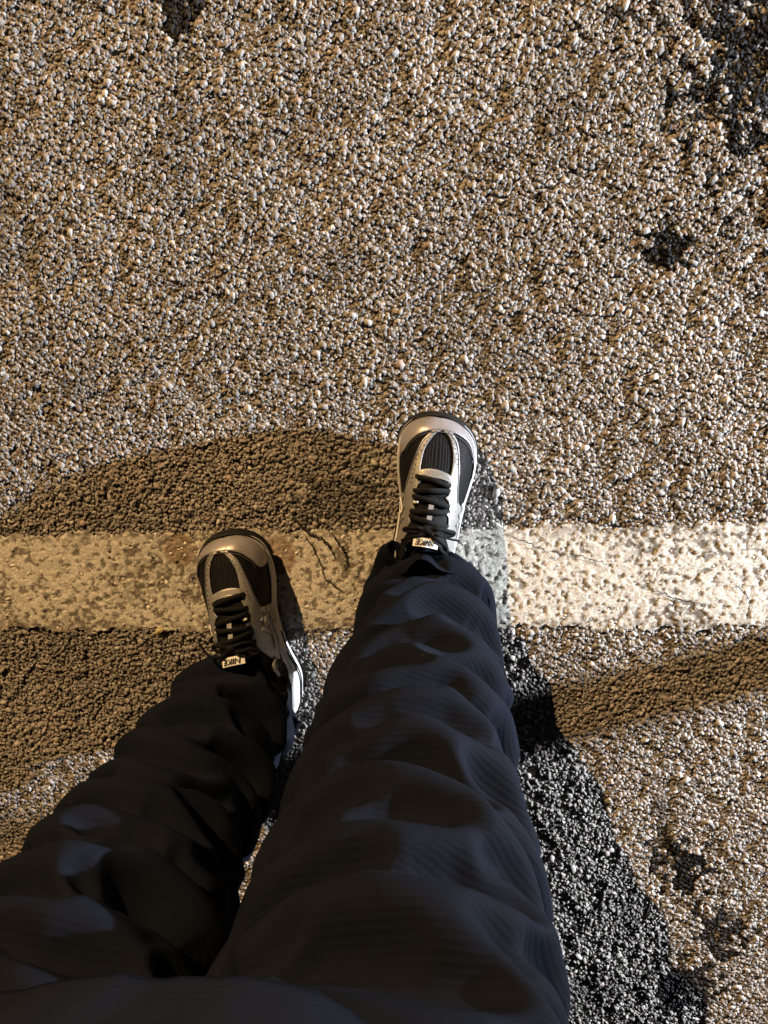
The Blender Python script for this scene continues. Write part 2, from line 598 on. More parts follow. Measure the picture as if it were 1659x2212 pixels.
for (cx, cy, rr) in ((-.231, -.296, .026), (-.372, -.292, .028)):      # two round reddish-brown patches on the paint
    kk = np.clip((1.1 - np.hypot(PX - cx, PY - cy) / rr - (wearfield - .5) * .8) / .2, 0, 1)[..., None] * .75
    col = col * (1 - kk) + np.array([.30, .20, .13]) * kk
idx = np.arange(nu * nv).reshape(nu, nv)
F = np.stack([idx[:-1, :-1], idx[1:, :-1], idx[1:, 1:], idx[:-1, 1:]], -1).reshape(-1, 4)
ins = (inside > 0).ravel()
F = F[ins[F].sum(1) >= 3]
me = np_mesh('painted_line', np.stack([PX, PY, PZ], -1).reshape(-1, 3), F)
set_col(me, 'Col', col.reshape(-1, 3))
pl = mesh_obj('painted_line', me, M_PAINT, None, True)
tag(pl, kind='structure')


def crack(pts, w):
    P = spline([p + (0,) for p in pts], 40)
    P[:, 0] += (rng.random(40) - .5) * .004; P[:, 1] += (rng.random(40) - .5) * .004
    V, F = [], []
    for i, p in enumerate(P):
        a = P[max(i - 1, 0)]; b = P[min(i + 1, 39)]
        t = (b - a) / np.linalg.norm(b - a); n = np.array([-t[1], t[0], 0])
        ww = w * (.4 + .9 * rng.random()) * min(1, .25 + min(i, 39 - i) / 6)
        V += [p + n * ww + (0, 0, .0029), p - n * ww + (0, 0, .0029)]
    for i in range(39): F.append((2 * i, 2 * i + 1, 2 * i + 3, 2 * i + 2))
    pydata('crack', V, F, M_CRACK, pl)

crack([(-.208, -.235), (-.185, -.262), (-.160, -.275), (-.145, -.300)], .0017)
crack([(-.150, -.262), (-.135, -.285), (-.128, -.300), (-.133, -.315)], .0015)
crack([(-.19, -.262), (-.17, -.30), (-.16, -.33), (-.135, -.35)], .0009)
crack([(.10, -.262), (.15, -.285), (.20, -.293), (.235, -.305)], .0008)
crack([(.30, -.34), (.34, -.355), (.375, -.36)], .0008)
crack([(.41, -.33), (.428, -.345), (.44, -.372)], .0007)

# fallen leaf fragment on the line
V = [(-.009, -.002, .004), (-.003, .004, .0052), (.004, .0045, .0045), (.0095, .0005, .004), (.003, -.0035, .0055), (-.004, -.0045, .0048), (0, 0, .0068)]
leaf = pydata('leaf', V, [(0, 6, 1), (1, 6, 2), (2, 6, 3), (3, 6, 4), (4, 6, 5), (5, 6, 0)], M_LEAF)
leaf.location = (-.411, -.415, 0); leaf.rotation_euler = (0, 0, .35)
leaf.modifiers.new('Solidify', 'SOLIDIFY').thickness = .0006
tag(leaf, 'small pale dry leaf fragment lying at the edge of the painted line', 'leaf')

# ------------------------------------------------------------------ the person
person = bpy.data.objects.new('person', None); COL.objects.link(person)
person.location = (-.14, -.42, 0)
tag(person, 'person in black trousers and silver running shoes standing on the painted line', 'person')
PINV = Vector((.14, .42, 0))

# ---- trousers
ZK = np.array([.07, .25, .47, .66, .86])
LEG = {'R': (np.array([[-.016, -.336], [-.016, -.373], [-.026, -.396], [-.025, -.408], [-.032, -.415]]), np.array([.073, .082, .088, .100, .110])),
       'L': (np.array([[-.282, -.506], [-.276, -.490], [-.266, -.469], [-.251, -.447], [-.233, -.432]]), np.array([.071, .077, .081, .100, .105]))}
# crease lines: (amplitude, width, shade side, [(angle from front in degrees, height)])
FOLDS = {'R': [
    (.011, .011, 1, [(-15, .374), (-7, .385), (8, .394), (24, .394)]),
    (.010, .010, 1, [(-15, .374), (7, .378), (29, .358), (45, .345)]),
    (.012, .014, 1, [(3, .267), (8, .298), (18, .328), (31, .335), (50, .325)]),
    (.012, .012, 1, [(-40, .440), (-30, .432), (-5, .421), (14, .410), (25, .393)]),
    (.010, .013, 1, [(15, .409), (18, .442), (21, .460), (28, .477)]),
    (.013, .012, 1, [(-30, .462), (-11, .464), (-1, .466), (11, .472), (22, .477)]),
    (.016, .014, 1, [(-13, .475), (-4, .494), (7, .513), (17, .522), (24, .534), (37, .554), (50, .575)]),
    (.011, .013, 1, [(-25, .517), (-9, .529), (1, .534), (8, .545), (20, .551)]),
    (.015, .013, 1, [(30, .405), (46, .418), (66, .409), (90, .380)]),
    (.015, .013, 1, [(27, .444), (37, .473), (43, .503), (53, .528), (66, .55)]),
    (.010, .014, 1, [(-12, .600), (-1, .596), (8, .596), (18, .602)]),
    (.010, .012, 1, [(0, .128), (10, .142), (21, .156), (41, .145), (60, .165)]),
    (.010, .012, 1, [(-14, .198), (0, .182), (12, .175), (30, .160)]),
    (.017, .013, 1, [(-40, .285), (-19, .267), (-6, .259), (6, .240), (15, .234), (25, .235), (39, .232), (62, .200)]),
    (.013, .015, 1, [(-16, .659), (1, .655), (11, .650), (25, .641), (42, .640)]),
    (.010, .014, 1, [(-5, .598), (7, .598), (15, .603), (24, .614), (42, .606)]),
    (.014, .018, 1, [(-24, .700), (-6, .710), (6, .714), (15, .721), (30, .722)]),
], 'L': [
    (.012, .013, 1, [(-60, .405), (-46, .416), (-31, .428), (-5, .453)]),
    (.012, .013, 1, [(-60, .49), (-37, .488), (-27, .457), (-4, .455)]),
    (.011, .012, 1, [(-60, .47), (-40, .485), (4, .509), (25, .492)]),
    (.011, .014, 1, [(-50, .552), (-21, .554), (-2, .546), (8, .526)]),
    (.010, .013, 1, [(-45, .573), (-14, .578), (-4, .588)]),
    (.015, .016, 1, [(-24, .637), (-4, .635), (8, .642), (18, .660)]),
    (.013, .015, 1, [(-5, .70), (8, .688), (22, .672)]),
    (.013, .014, 1, [(-60, .305), (-26, .309), (-7, .295), (27, .273)]),
    (.010, .012, 1, [(-45, .20), (-35, .183), (-26, .136), (-10, .125)]),
    (.012, .013, 1, [(-60, .36), (-13, .394), (5, .398), (20, .39)]),
    (.012, .014, 1, [(20, .22), (60, .20), (100, .22)]),
    (.012, .014, 1, [(30, .35), (70, .33), (110, .36)]),
    (.012, .014, 1, [(30, .60), (60, .62), (100, .60)]),
]}


def seg_dist(a, z, P):
    """distance and signed side of grid points to a polyline, both in metres"""
    best = np.full(a.shape, 9.); sgn = np.zeros(a.shape); par = np.zeros(a.shape)
    n = len(P) - 1
    for i in range(n):
        p, q = P[i], P[i + 1]
        d = q - p; L2 = d @ d
        t = np.clip(((a - p[0]) * d[0] + (z - p[1]) * d[1]) / L2, 0, 1)
        ex = a - p[0] - t * d[0]; ez = z - p[1] - t * d[1]
        dd = np.hypot(ex, ez)
        m = dd < best
        best = np.where(m, dd, best)
        sgn = np.where(m, np.sign(d[0] * ez - d[1] * ex), sgn)
        par = np.where(m, (i + t) / n, par)
    return best, sgn, par


GROW = .22
SEED = .85          # how strongly the starting shape leans toward the creases


def drape(P, cx, cy, rin, rout, lift_, grow=.11, iters=300):
    """settle a cloth tube (ring, height, 3) that is longer than the leg: position-based constraints,
    both ends held, the leg inside as a core; the slack buckles into creases"""
    na, nz = P.shape[:2]
    P = P.copy(); P0 = P.copy()
    flat_z = np.abs(np.diff(P[:, :, 2], axis=1)).mean()
    rest_h = np.linalg.norm(np.roll(P, -1, 0) - P, axis=2).mean(0)          # per height
    wz = np.ones(nz); wz[:3] = (0, .25, .6); wz[-3:] = (.6, .25, 0)
    W_ = np.broadcast_to(wz[None, :], (na, nz))

    def pull(ia, ib, rest, k):
        """ia, ib: index tuples of matching points"""
        A_, B_ = P[ia], P[ib]
        d = B_ - A_
        L = np.linalg.norm(d, axis=-1) + 1e-9
        wa, wb = W_[ia], W_[ib]
        c = (k * (L - rest) / L / (wa + wb + 1e-6))[..., None] * d
        P[ia] = A_ + wa[..., None] * c
        P[ib] = B_ - wb[..., None] * c

    q = np.arange(nz); kk = np.arange(na)
    def vert(step, rest, k):
        for par in range(2):
            q0 = q[(q // step) % 2 == par]; q0 = q0[q0 + step < nz]
            pull(np.ix_(kk, q0), np.ix_(kk, q0 + step), rest, k)
    def horiz(step, rest, k):
        for par in range(2):
            k0 = kk[(kk // step) % 2 == par]
            pull(np.ix_(k0, q), np.ix_((k0 + step) % na, q), rest[None, :], k)
    def shear(k):
        for sgn in (1, -1):
            for par in range(2):
                q0 = q[q % 2 == par]; q0 = q0[q0 + 1 < nz]
                rest = np.sqrt(((rest_h[q0] + rest_h[q0 + 1]) / 2) ** 2 + lz ** 2)[None, :]
                pull(np.ix_(kk, q0), np.ix_((kk + sgn) % na, q0 + 1), rest, k)
    for it in range(iters):
        g = grow * min(1, it / (iters * .6))
        lz = flat_z * (1 + g)
        P[:, :, 2] -= (.00010 * wz)[None, :]
        vert(1, lz, .9); horiz(1, rest_h * 1.01, .8)
        shear(.25)
        vert(2, 2 * lz, .16); vert(4, 4 * lz, .06)
        horiz(2, 2 * rest_h, .12); horiz(4, 4 * rest_h * .985, .06)
        dx = P[:, :, 0] - np.interp(P[:, :, 2], lift_, cx); dy = P[:, :, 1] - np.interp(P[:, :, 2], lift_, cy)
        rad = np.hypot(dx, dy) + 1e-9
        ri = np.interp(P[:, :, 2], lift_, rin); ro = np.interp(P[:, :, 2], lift_, rout)
        tgt = np.clip(rad, ri, ro)
        m = (tgt / rad - 1) * wz[None, :]
        P[:, :, 0] += dx * m; P[:, :, 1] += dy * m
    # the creases of a stiff twill are deeper than the settled tube: sharpen them about its smooth form
    dx = P[:, :, 0] - np.interp(P[:, :, 2], lift_, cx); dy = P[:, :, 1] - np.interp(P[:, :, 2], lift_, cy)
    rad = np.hypot(dx, dy) + 1e-9
    sm = rad.copy()
    for _ in range(60):
        sm = (np.roll(sm, 1, 0) + np.roll(sm, -1, 0) + 2 * sm) / 4
        sm[:, 1:-1] = (sm[:, :-2] + sm[:, 2:] + 2 * sm[:, 1:-1]) / 4
    m = 1 + .6 * (rad - sm) / rad * wz[None, :]
    P[:, :, 0] += dx * (m - 1); P[:, :, 1] += dy * (m - 1)
    return P


def leg_mesh(side):
    c, r = LEG[side]
    na, nz = 128, 150
    ph = np.linspace(-PI, PI, na, endpoint=False)
    z = np.linspace(.062 if side == 'R' else .055, .90, nz)
    A, Z = np.meshgrid(ph, z, indexing='ij')
    zz = np.clip(Z, ZK[0], ZK[-1])
    def smooth_interp(vals):
        s = np.interp(z, ZK, vals)
        k = np.ones(31) / 31
        return np.convolve(np.pad(s, 15, mode='edge'), k, 'valid')
    cx = smooth_interp(c[:, 0])[None]; cy = smooth_interp(c[:, 1])[None]; rr = smooth_interp(r)[None]
    D = np.zeros_like(A)
    arc = A * .1
    for (amp, w, side_, pts) in FOLDS[side]:
        P = spline([(math.radians(p[0]) * .1, p[1]) for p in pts], 24)
        d, sg, par = seg_dist(arc, Z, P)
        fade = np.clip(np.minimum(par, 1 - par) * 3.2, 0, 1)
        fade = fade * fade * (3 - 2 * fade)
        sd = d * sg
        w = w * 1.15
        crest = np.exp(-np.abs(np.where(sd > 0, d / (w * .75), d / (w * 1.35))) ** 1.6)
        trough = np.exp(-((sd - 1.8 * w) / w) ** 2)
        D += SEED * amp * fade * (crest - .8 * trough)
    sd_ = 5 if side == 'R' else 9
    NZ = Noise(sd_)
    # soft large undulation and small wrinkles, periodic in angle
    for (f, g, a) in ((3, 8, .008), (6, 22, .003)):
        w1 = NZ.fbm(np.cos(A) * f * .5 + 40, np.sin(A) * f * .5 + Z * g + 40, 2)
        D += (w1 - .5) * 2 * a
    # hem gathers
    hem = np.exp(-((Z - z[0]) / .02) ** 2)
    D += hem * (.005 * np.sin(A * 5 + 1) + .004 * np.sin(A * 9 + 2))
    D = np.where(D > .020, .020 + (D - .020) * .4, D)
    # front of the leg hangs a little flatter than the back
    ex = 1.02 + 0 * A; ey = 1 + .03 * np.cos(A)
    R = rr + D
    X = cx + R * ex * np.sin(A); Y = cy + R * ey * np.cos(A)
    lift = 0
    if side == 'R':      # the hem rides up over the tongue in front
        lift = .030 * np.exp(-(A / .9) ** 2) * np.clip((.14 - Z) / .08, 0, 1)
    else:
        lift = (.034 * np.exp(-(A / .9) ** 2) + .03 * np.exp(-((A - 1.9) / .55) ** 2)) * np.clip((.14 - Z) / .085, 0, 1)
    Z3 = Z + lift + .006 * np.sin(A * 3 + 1) * hem
    Vt = np.stack([X, Y, Z3], -1).reshape(-1, 3)
    idx = np.arange(na * nz).reshape(na, nz)
    j = np.roll(idx, -1, 0)
    F = np.stack([idx[:, :-1], j[:, :-1], j[:, 1:], idx[:, 1:]], -1).reshape(-1, 4)
    UV = np.stack([(A * .1), Z + .0], -1).reshape(-1, 2)
    Vt = drape(Vt.reshape(na, nz, 3), cx[0], cy[0], rr[0] - .031, rr[0] + .021, z, GROW).reshape(-1, 3)
    # turned-in hem: a short inner wall
    rim = idx[:, 0]
    inner = Vt[rim].copy()
    ctr = np.array([c[0, 0], c[0, 1]])
    inner[:, :2] = ctr + (inner[:, :2] - ctr) * .95
    inner[:, 2] += .004
    in2 = inner.copy(); in2[:, 2] += .05
    b0 = len(Vt)
    Vt = np.concatenate([Vt, inner, in2])
    UV = np.concatenate([UV, UV[rim], UV[rim]])
    i0 = np.arange(na); i1 = (i0 + 1) % na
    F2 = np.stack([rim[i1], rim[i0], b0 + i0, b0 + i1], -1)
    F3 = np.stack([b0 + i1, b0 + i0, b0 + na + i0, b0 + na + i1], -1)
    return Vt, np.concatenate([F, F2, F3]), UV


VR, FR, UR = leg_mesh('R'); VL, FL, UL = leg_mesh('L')
# seat of the trousers: an oval barrel closing over both legs
na, nz = 120, 40
A, T = np.meshgrid(np.linspace(-PI, PI, na, endpoint=False), np.linspace(0, 1, nz), indexing='ij')
Zp = .775 + .275 * T
wx = .205 * np.where(T < .25, .45 + .55 * np.sqrt(np.clip(T / .25, 0, 1)), 1) - .035 * T
wy = .132 * np.where(T < .25, .55 + .45 * np.sqrt(np.clip(T / .25, 0, 1)), 1) - .01 * T
NP = Noise(77)
wob = 1 + .05 * (NP.fbm(np.cos(A) * 3 + 20, np.sin(A) * 3 + T * 4 + 20, 3) - .5)
Vp = np.stack([-.132 + wx * wob * np.sin(A), -.425 + wy * wob * np.cos(A), Zp], -1).reshape(-1, 3)
idx = np.arange(na * nz).reshape(na, nz); j = np.roll(idx, -1, 0)
Fp = np.stack([idx[:, :-1], j[:, :-1], j[:, 1:], idx[:, 1:]], -1).reshape(-1, 4)
Up = np.stack([A * .15, Zp], -1).reshape(-1, 2)
Vt = np.concatenate([VR, VL, Vp]) + np.array([.14, .42, 0])
Ft = np.concatenate([FR, FL + len(VR), Fp + len(VR) + len(VL)])
me = np_mesh('trousers', Vt, Ft); set_uv(me, np.concatenate([UR, UL, Up]))
trousers = mesh_obj('trousers', me, M_TROUSER, person, True)
sub = trousers.modifiers.new('Subdivision', 'SUBSURF'); sub.levels = 1; sub.render_levels = 1

# ---- jacket: body with a loose hem hanging over the hips
na, nz = 160, 120
A, T = np.meshgrid(np.linspace(-PI, PI, na, endpoint=False), np.linspace(0, 1, nz), indexing='ij')
zt = np.array([0, .03, .10, .30, .55, .80, .92, 1.0])
Zj = .790 + .67 * T
wx = np.interp(T, zt, [.205, .213, .213, .205, .215, .215, .15, .065])
wy = np.interp(T, zt, [.139, .146, .146, .144, .148, .140, .10, .065])
NJ = Noise(51)
wob = (NJ.fbm(np.cos(A) * 4 + 30, np.sin(A) * 4 + T * 6 + 30, 3) - .5) * .030 + .004 * np.sin(A * 7) * np.exp(-T * 14)
Vj = np.stack([-.132 + (wx + wob) * np.sin(A), -.415 + (wy + wob) * np.sign(np.cos(A)) * np.abs(np.cos(A)) ** .38, Zj - .010 * np.sin(A * 2 + .5) * np.exp(-T * 8)], -1).reshape(-1, 3) + np.array([.14, .42, 0])
idx = np.arange(na * nz).reshape(na, nz); j = np.roll(idx, -1, 0)
F = np.stack([idx[:, :-1], j[:, :-1], j[:, 1:], idx[:, 1:]], -1).reshape(-1, 4)
me = np_mesh('jacket', Vj, F); set_uv(me, np.stack([A * .2, Zj], -1).reshape(-1, 2))
jk = mesh_obj('jacket', me, M_JACKET, person, True)
sm = jk.modifiers.new('Solidify', 'SOLIDIFY'); sm.thickness = .006; sm.offset = -1

# ------------------------------------------------------------------ shoes
SL = .284
YK = np.array([0, .02, .06, .11, .16, .203, .231, .253, .269, .279, .284])
XL = np.array([.0, .030, .042, .039, .041, .050, .052, .047, .036, .022, .0])     # outer half width (lateral, right side of a right shoe)
XM = np.array([.0, .030, .042, .037, .036, .046, .049, .045, .034, .021, .0])     # inner half width
XC = np.array([0, 0, 0, .001, .000, -.002, -.003, -.005, -.006, -.007, -.007])    # centre line bends inwards at the toe
HT = np.array([.050, .074, .080, .084, .080, .065, .052, .040, .029, .020, .012])  # height of the upper above the midsole
Z0 = np.array([.040, .040, .038, .034, .030, .027, .029, .033, .037, .040, .042])  # top of the midsole


def prof(tab, y):
    return np.interp(y, YK, tab)


YF = np.concatenate([np.linspace(0, .02, 20) ** 1, np.linspace(.02, .275, 120)[1:], np.linspace(.275, .295, 30)[1:]])


def width(tab, y):
    """rounded ends"""
    y = np.asarray(y, float)
    w = np.interp(y, YK[1:-2], tab[1:-2])
    toe = np.clip((SL - y) / .040, 0, 1)
    heel = np.clip(y / .030, 0, 1)
    gy = np.linspace(-.06, SL + .06, 240)
    gv = np.interp(np.clip(gy, .03, SL - .04), YK, tab)
    gv = np.convolve(np.pad(gv, 12, mode='edge'), np.hanning(27)[1:-1] / np.hanning(27)[1:-1].sum(), 'valid')
    base = np.interp(np.clip(y, .0, SL), gy, gv)
    return base * np.sqrt(np.clip(1 - (1 - toe) ** 2, 0, 1)) * np.sqrt(np.clip(1 - (1 - heel) ** 2, 0, 1))


def S_upper(xn, y, off=0.0):
    """point of the upper: xn in [-1, 1] across in plan, y along"""
    xn = np.asarray(xn, float); y = np.asarray(y, float)
    th = xn * PI / 2
    s = np.sin(th)
    w = np.where(s >= 0, width(XL, y), width(XM, y)) + off
    h = prof(HT, y) * np.clip((SL - y) / .012, 0, 1) ** .35 + off
    e = .82
    x = prof(XC, y) + np.sign(s) * np.abs(s) ** e * w * (.97 + .03 * np.cos(th))
    z = prof(Z0, y) - .006 + (h + .006) * np.abs(np.cos(th)) ** .86
    return np.stack([x, y + 0 * x, z], -1)


def plan_to_xn(x, y):
    """lateral plan position (metres) -> xn"""
    x = np.asarray(x, float); y = np.asarray(y, float)
    d = x - prof(XC, y)
    w = np.where(d >= 0, width(XL, y), width(XM, y)) * .985
    s = np.clip(np.abs(d) / np.maximum(w, 1e-4), 0, 1) ** (1 / .82)
    return np.sign(d) * np.arcsin(np.clip(s, 0, 1)) / (PI / 2)


def patch(name, poly, off, mat, parent, mirror, thick=.0016, smooth_poly=True, res=.0035):
    """a sewn-on piece: outline given as (xn, y) on the upper, triangulated and laid on its surface"""
    P = np.array(poly, float)
    if smooth_poly:
        n = len(P)
        Q = []
        for i in range(n):
            a, b, c, d = P[i - 1], P[i], P[(i + 1) % n], P[(i + 2) % n]
            for t in (0, .25, .5, .75):
                Q.append(.5 * ((2 * b) + (-a + c) * t + (2 * a - 5 * b + 4 * c - d) * t * t + (-a + 3 * b - 3 * c + d) * t ** 3))
        P = np.array(Q)
    K = .08                                     # xn scaled to metres for even triangles
    P2 = P * np.array([K, 1])
    mn, mx = P2.min(0), P2.max(0)
    gx, gy = np.meshgrid(np.arange(mn[0], mx[0], res), np.arange(mn[1], mx[1], res))
    G = np.stack([gx.ravel(), gy.ravel()], 1)
    # points well inside
    def inside(pts):
        c = np.zeros(len(pts), bool)
        n = len(P2)
        for i in range(n):
            a, b = P2[i], P2[(i + 1) % n]
            cond = (a[1] > pts[:, 1]) != (b[1] > pts[:, 1])
            c ^= cond & (pts[:, 0] < (b[0] - a[0]) * (pts[:, 1] - a[1]) / (b[1] - a[1] + 1e-12) + a[0])
        return c
    G = G[inside(G)]
    dm = np.full(len(G), 9.)
    for i in range(len(P2)):
        a, b = P2[i], P2[(i + 1) % len(P2)]
        d = b - a
        t = np.clip(((G - a) @ d) / (d @ d + 1e-12), 0, 1)
        dm = np.minimum(dm, np.linalg.norm(G - a - t[:, None] * d, axis=1))
    G = G[dm > res * .4]
    allp = np.concatenate([P2, G])
    r = delaunay_2d_cdt([Vector(p) for p in allp], [], [list(range(len(P2)))], 1, 1e-6)
    vs_ = np.array([v[:] for v in r[0]])
    fs = [f for f in r[2] if len(f) == 3]
    pts = S_upper(vs_[:, 0] / K, vs_[:, 1], off)
    if mirror: pts[:, 0] *= -1
    o = pydata(name, pts, fs, mat, parent, True)
    me = o.data
    set_uv(me, np.stack([vs_[:, 0], vs_[:, 1]], 1))
    # all normals outward
    bm = bmesh.new(); bm.from_mesh(me)
    for f in bm.faces:
        cx = f.calc_center_median()
        out = Vector((cx.x, 0, cx.z - .03))
        if f.normal.dot(out) < 0: f.normal_flip()
    bm.to_mesh(me); bm.free()
    if thick:
        sm = o.modifiers.new('Solidify', 'SOLIDIFY'); sm.thickness = thick; sm.offset = 1
        bv = o.modifiers.new('Bevel', 'BEVEL'); bv.width = thick * .45; bv.segments = 2; bv.limit_method = 'ANGLE'; bv.angle_limit = 1.0
    return o


def ymap(y):
    """lacing sits well forward: plan drawing of the upper -> shoe length"""
    return float(np.interp(y, [0, .06, .105, .206, .24, .295], [0, .07, .138, .214, .240, .284]))


def mx(x, y):
    y = ymap(y)
    return (float(plan_to_xn(x, y)), y)


def make_shoe(side):
    mir = side == 'L'
    sg = -1 if mir else 1
    def T(v):
        v = np.array(v, float).reshape(-1, 3).copy()
        if mir: v[:, 0] *= -1
        return v
    # base upper: black open mesh, closed by the opening for the foot
    na, ny = 61, 150
    yy = np.concatenate([np.linspace(.0005, .02, 14), np.linspace(.02, .26, 108)[1:], np.linspace(.26, .2838, 30)[1:]])
    tn = np.linspace(-1, 1, na)
    TN, YY = np.meshgrid(tn, yy, indexing='ij')
    P = S_upper(TN, YY)
    # throat: the tongue channel is a little sunk; foot opening is cut further back
    ny = len(yy)
    idx = np.arange(na * ny).reshape(na, ny)
    F = np.stack([idx[:-1, :-1], idx[1:, :-1], idx[1:, 1:], idx[:-1, 1:]], -1).reshape(-1, 4)
    ctr_y = YY.ravel()[F].mean(1); ctr_t = TN.ravel()[F].mean(1)
    hole = (ctr_y > .022) & (ctr_y < .135) & (np.abs(ctr_t) < .50 - .1 * np.abs(ctr_y - .078) / .055)
    F = F[~hole]
    if mir: F = F[:, ::-1]
    me = np_mesh('shoe', T(P.reshape(-1, 3)), F)
    set_uv(me, np.stack([TN.ravel() * .06, YY.ravel()], 1))
    shoe = mesh_obj('shoe', me, M_MESH, person, True)
    sm = shoe.modifiers.new('Solidify', 'SOLIDIFY'); sm.thickness = .0025; sm.offset = -1

    # ---- midsole and outsole
    ys = np.concatenate([np.linspace(0, .03, 16), np.linspace(.03, .24, 50)[1:], np.linspace(.24, SL, 24)[1:]])
    def outline(grow):
        L, Rr = [], []
        for y in ys:
            yy_ = y
            a = prof(XC, y) - width(XM, y) * 1.0 - grow * (1 if 0 < y < SL else 0)
            b = prof(XC, y) + width(XL, y) * 1.0 + grow * (1 if 0 < y < SL else 0)
            L.append((a, y)); Rr.append((b, y))
        return np.array(Rr + L[::-1])
    def slab(name, levels, mat):
        V, F = [], []
        O = outline(0)
        n = len(O)
        c = np.array([-.002, .15])
        nrm = np.zeros_like(O)
        for i in range(n):
            d = O[(i + 1) % n] - O[i - 1]
            nrm[i] = np.array([d[1], -d[0]]) / (np.linalg.norm(d) + 1e-9)
        for (zf, g) in levels:
            for i in range(n):
                p = O[i] + nrm[i] * (g + (.005 * math.exp(-((O[i][1] - .045) / .04) ** 2) if name == 'midsole' and g > .0025 else 0))
                V.append((p[0], p[1], zf(p[1])))
        m = len(levels)
        for l in range(m - 1):
            for i in range(n):
                F.append((l * n + i, l * n + (i + 1) % n, (l + 1) * n + (i + 1) % n, (l + 1) * n + i))
        F.append(tuple(range(n - 1, -1, -1)))
        F.append(tuple((m - 1) * n + i for i in range(n)))
        Vv_ = T(V)
        if mir: F = [f[::-1] for f in F]
        o = pydata(name, Vv_, F, mat, shoe, name == 'midsole')
        if name == 'midsole': o.modifiers.new('Edges', 'EDGE_SPLIT').split_angle = .9
        return o
    spring = lambda y: .0 + .024 * np.clip((y - .207) / .077, 0, 1) ** 1.6
    z0 = lambda y: float(prof(Z0, np.clip(y, 0, SL)))
    slab('outsole', [(lambda y: spring(y), .001), (lambda y: spring(y) + .004, .0026), (lambda y: spring(y) + .010, .0026), (lambda y: spring(y) + .0105, .001)], M_RUBBER)
    mid = slab('midsole', [(lambda y: spring(y) + .0105, .002), (lambda y: spring(y) + .014, .0045), (lambda y: .6 * z0(y) + .4 * (spring(y) + .013), .0040),
                           (lambda y: z0(y) - .004, .0028), (lambda y: z0(y) + .001, .0015), (lambda y: z0(y) + .002, -.002)], M_MID)
    # moulded grooves along the heel half of the midsole
    O = outline(0)
    cy_ = O[:, 1]
    nr = np.array([[(O[(i + 1) % len(O)] - O[i - 1])[1], -(O[(i + 1) % len(O)] - O[i - 1])[0]] for i in range(len(O))])
    nr /= np.linalg.norm(nr, axis=1)[:, None] + 1e-9
    half = len(O) // 2
    for fz, g_, ymax in ((.50, .0046, .13), (.74, .0040, .10)):
        for sl in (range(2, half - 2), range(half + 2, len(O) - 2)):
            pts = []
            for i in sl:
                p = O[i] + nr[i] * (g_ + .005 * math.exp(-((O[i][1] - .045) / .04) ** 2))
                if .012 < O[i][1] < ymax:
                    pts.append((p[0], p[1], fz * z0(O[i][1]) + (1 - fz) * .013 + .05 * (O[i][1] - .06) * fz))
            if len(pts) > 4:
                V, F = tube([tuple(p) for p in T(pts)], .0011, 6)
                pydata('groove', V, F, M_RUBBER, shoe)
    # black bumper wrapping the toe
    V, F = [], []
    ths = np.linspace(-1, 1, 41)
    rows = 6
    for a in ths:
        y = SL - .045 * (abs(a) ** 2.0) * 1.0
        s = 1 if a >= 0 else -1
        yb = min(y, SL - .0002)
        wv_ = float(width(XL if a >= 0 else XM, yb))
        for q in range(rows):
            t = q / (rows - 1)
            z = (spring(yb) + .004) + t * (.018 - .004 * abs(a))
            g = .0050 * (1 - t * .7)
            if abs(a) < .15: xx = prof(XC, yb) + a / .15 * float(width(XL if a >= 0 else XM, SL - .045 * .0225))
            else: xx = prof(XC, yb) + s * wv_
            nx = s * min(1, abs(a) * 1.4); nyv = math.sqrt(max(0, 1 - nx * nx))
            V.append((xx + nx * g, yb + nyv * g, z))
    for i in range(40):
        for q in range(rows - 1):
            F.append((i * rows + q, (i + 1) * rows + q, (i + 1) * rows + q + 1, i * rows + q + 1))
    if mir: F = [f[::-1] for f in F]
    tb = pydata('toe_bumper', T(V), F, M_RUBBER, shoe, True)
    tb.modifiers.new('Solidify', 'SOLIDIFY').thickness = .002

    # ---- silver overlays (outlines in plan metres of a right shoe; +x is the outer side)
    # toe cap: broad band around the front
    toe = [mx(-.045, .232), (-.93, .236), (-.93, .252), (-.90, .270), (-.80, .2800), (-.4, .2828), (0, .2830), (.4, .2828), (.80, .2800), (.90, .270), (.93, .252), (.93, .228), (.93, .208),
           mx(.0470, .222), mx(.0425, .240), mx(.034, .262), mx(.020, .2735), mx(.002, .278), mx(-.014, .2755), mx(-.028, .267), mx(-.039, .250)]
    patch('toe_cap', toe, .0012, M_TOE, shoe, mir, .0018)
    # two straps framing the middle mesh window, running back into the eyestays
    strapM = [mx(.000, .281), mx(-.010, .279), mx(-.023, .260), mx(-.0285, .236), mx(-.032, .212), mx(-.034, .190), mx(-.036, .165), mx(-.041, .150), (-.90, .140), (-.90, .118), (-.80, .100),
              mx(-.023, .105), mx(-.0235, .118), mx(-.020, .124), mx(-.0235, .131), mx(-.0225, .143), mx(-.0185, .149), mx(-.0225, .156), mx(-.021, .168), mx(-.0165, .174), mx(-.0205, .181),
              mx(-.0175, .196), mx(-.0195, .206), mx(-.0205, .222), mx(-.0190, .246), mx(-.010, .270)]
    strapL = [mx(-.004, .281), mx(.008, .280), mx(.020, .262), mx(.0255, .236), mx(.0285, .212), mx(.0295, .190), mx(.033, .165), mx(.040, .150), (.90, .140), (.90, .118), (.80, .100),
              mx(.024, .105), mx(.0245, .118), mx(.0205, .124), mx(.0235, .131), mx(.0225, .143), mx(.0180, .149), mx(.0220, .156), mx(.020, .168), mx(.0155, .174), mx(.019, .181),
              mx(.0155, .196), mx(.0172, .206), mx(.0182, .222), mx(.0160, .248), mx(.008, .270)]
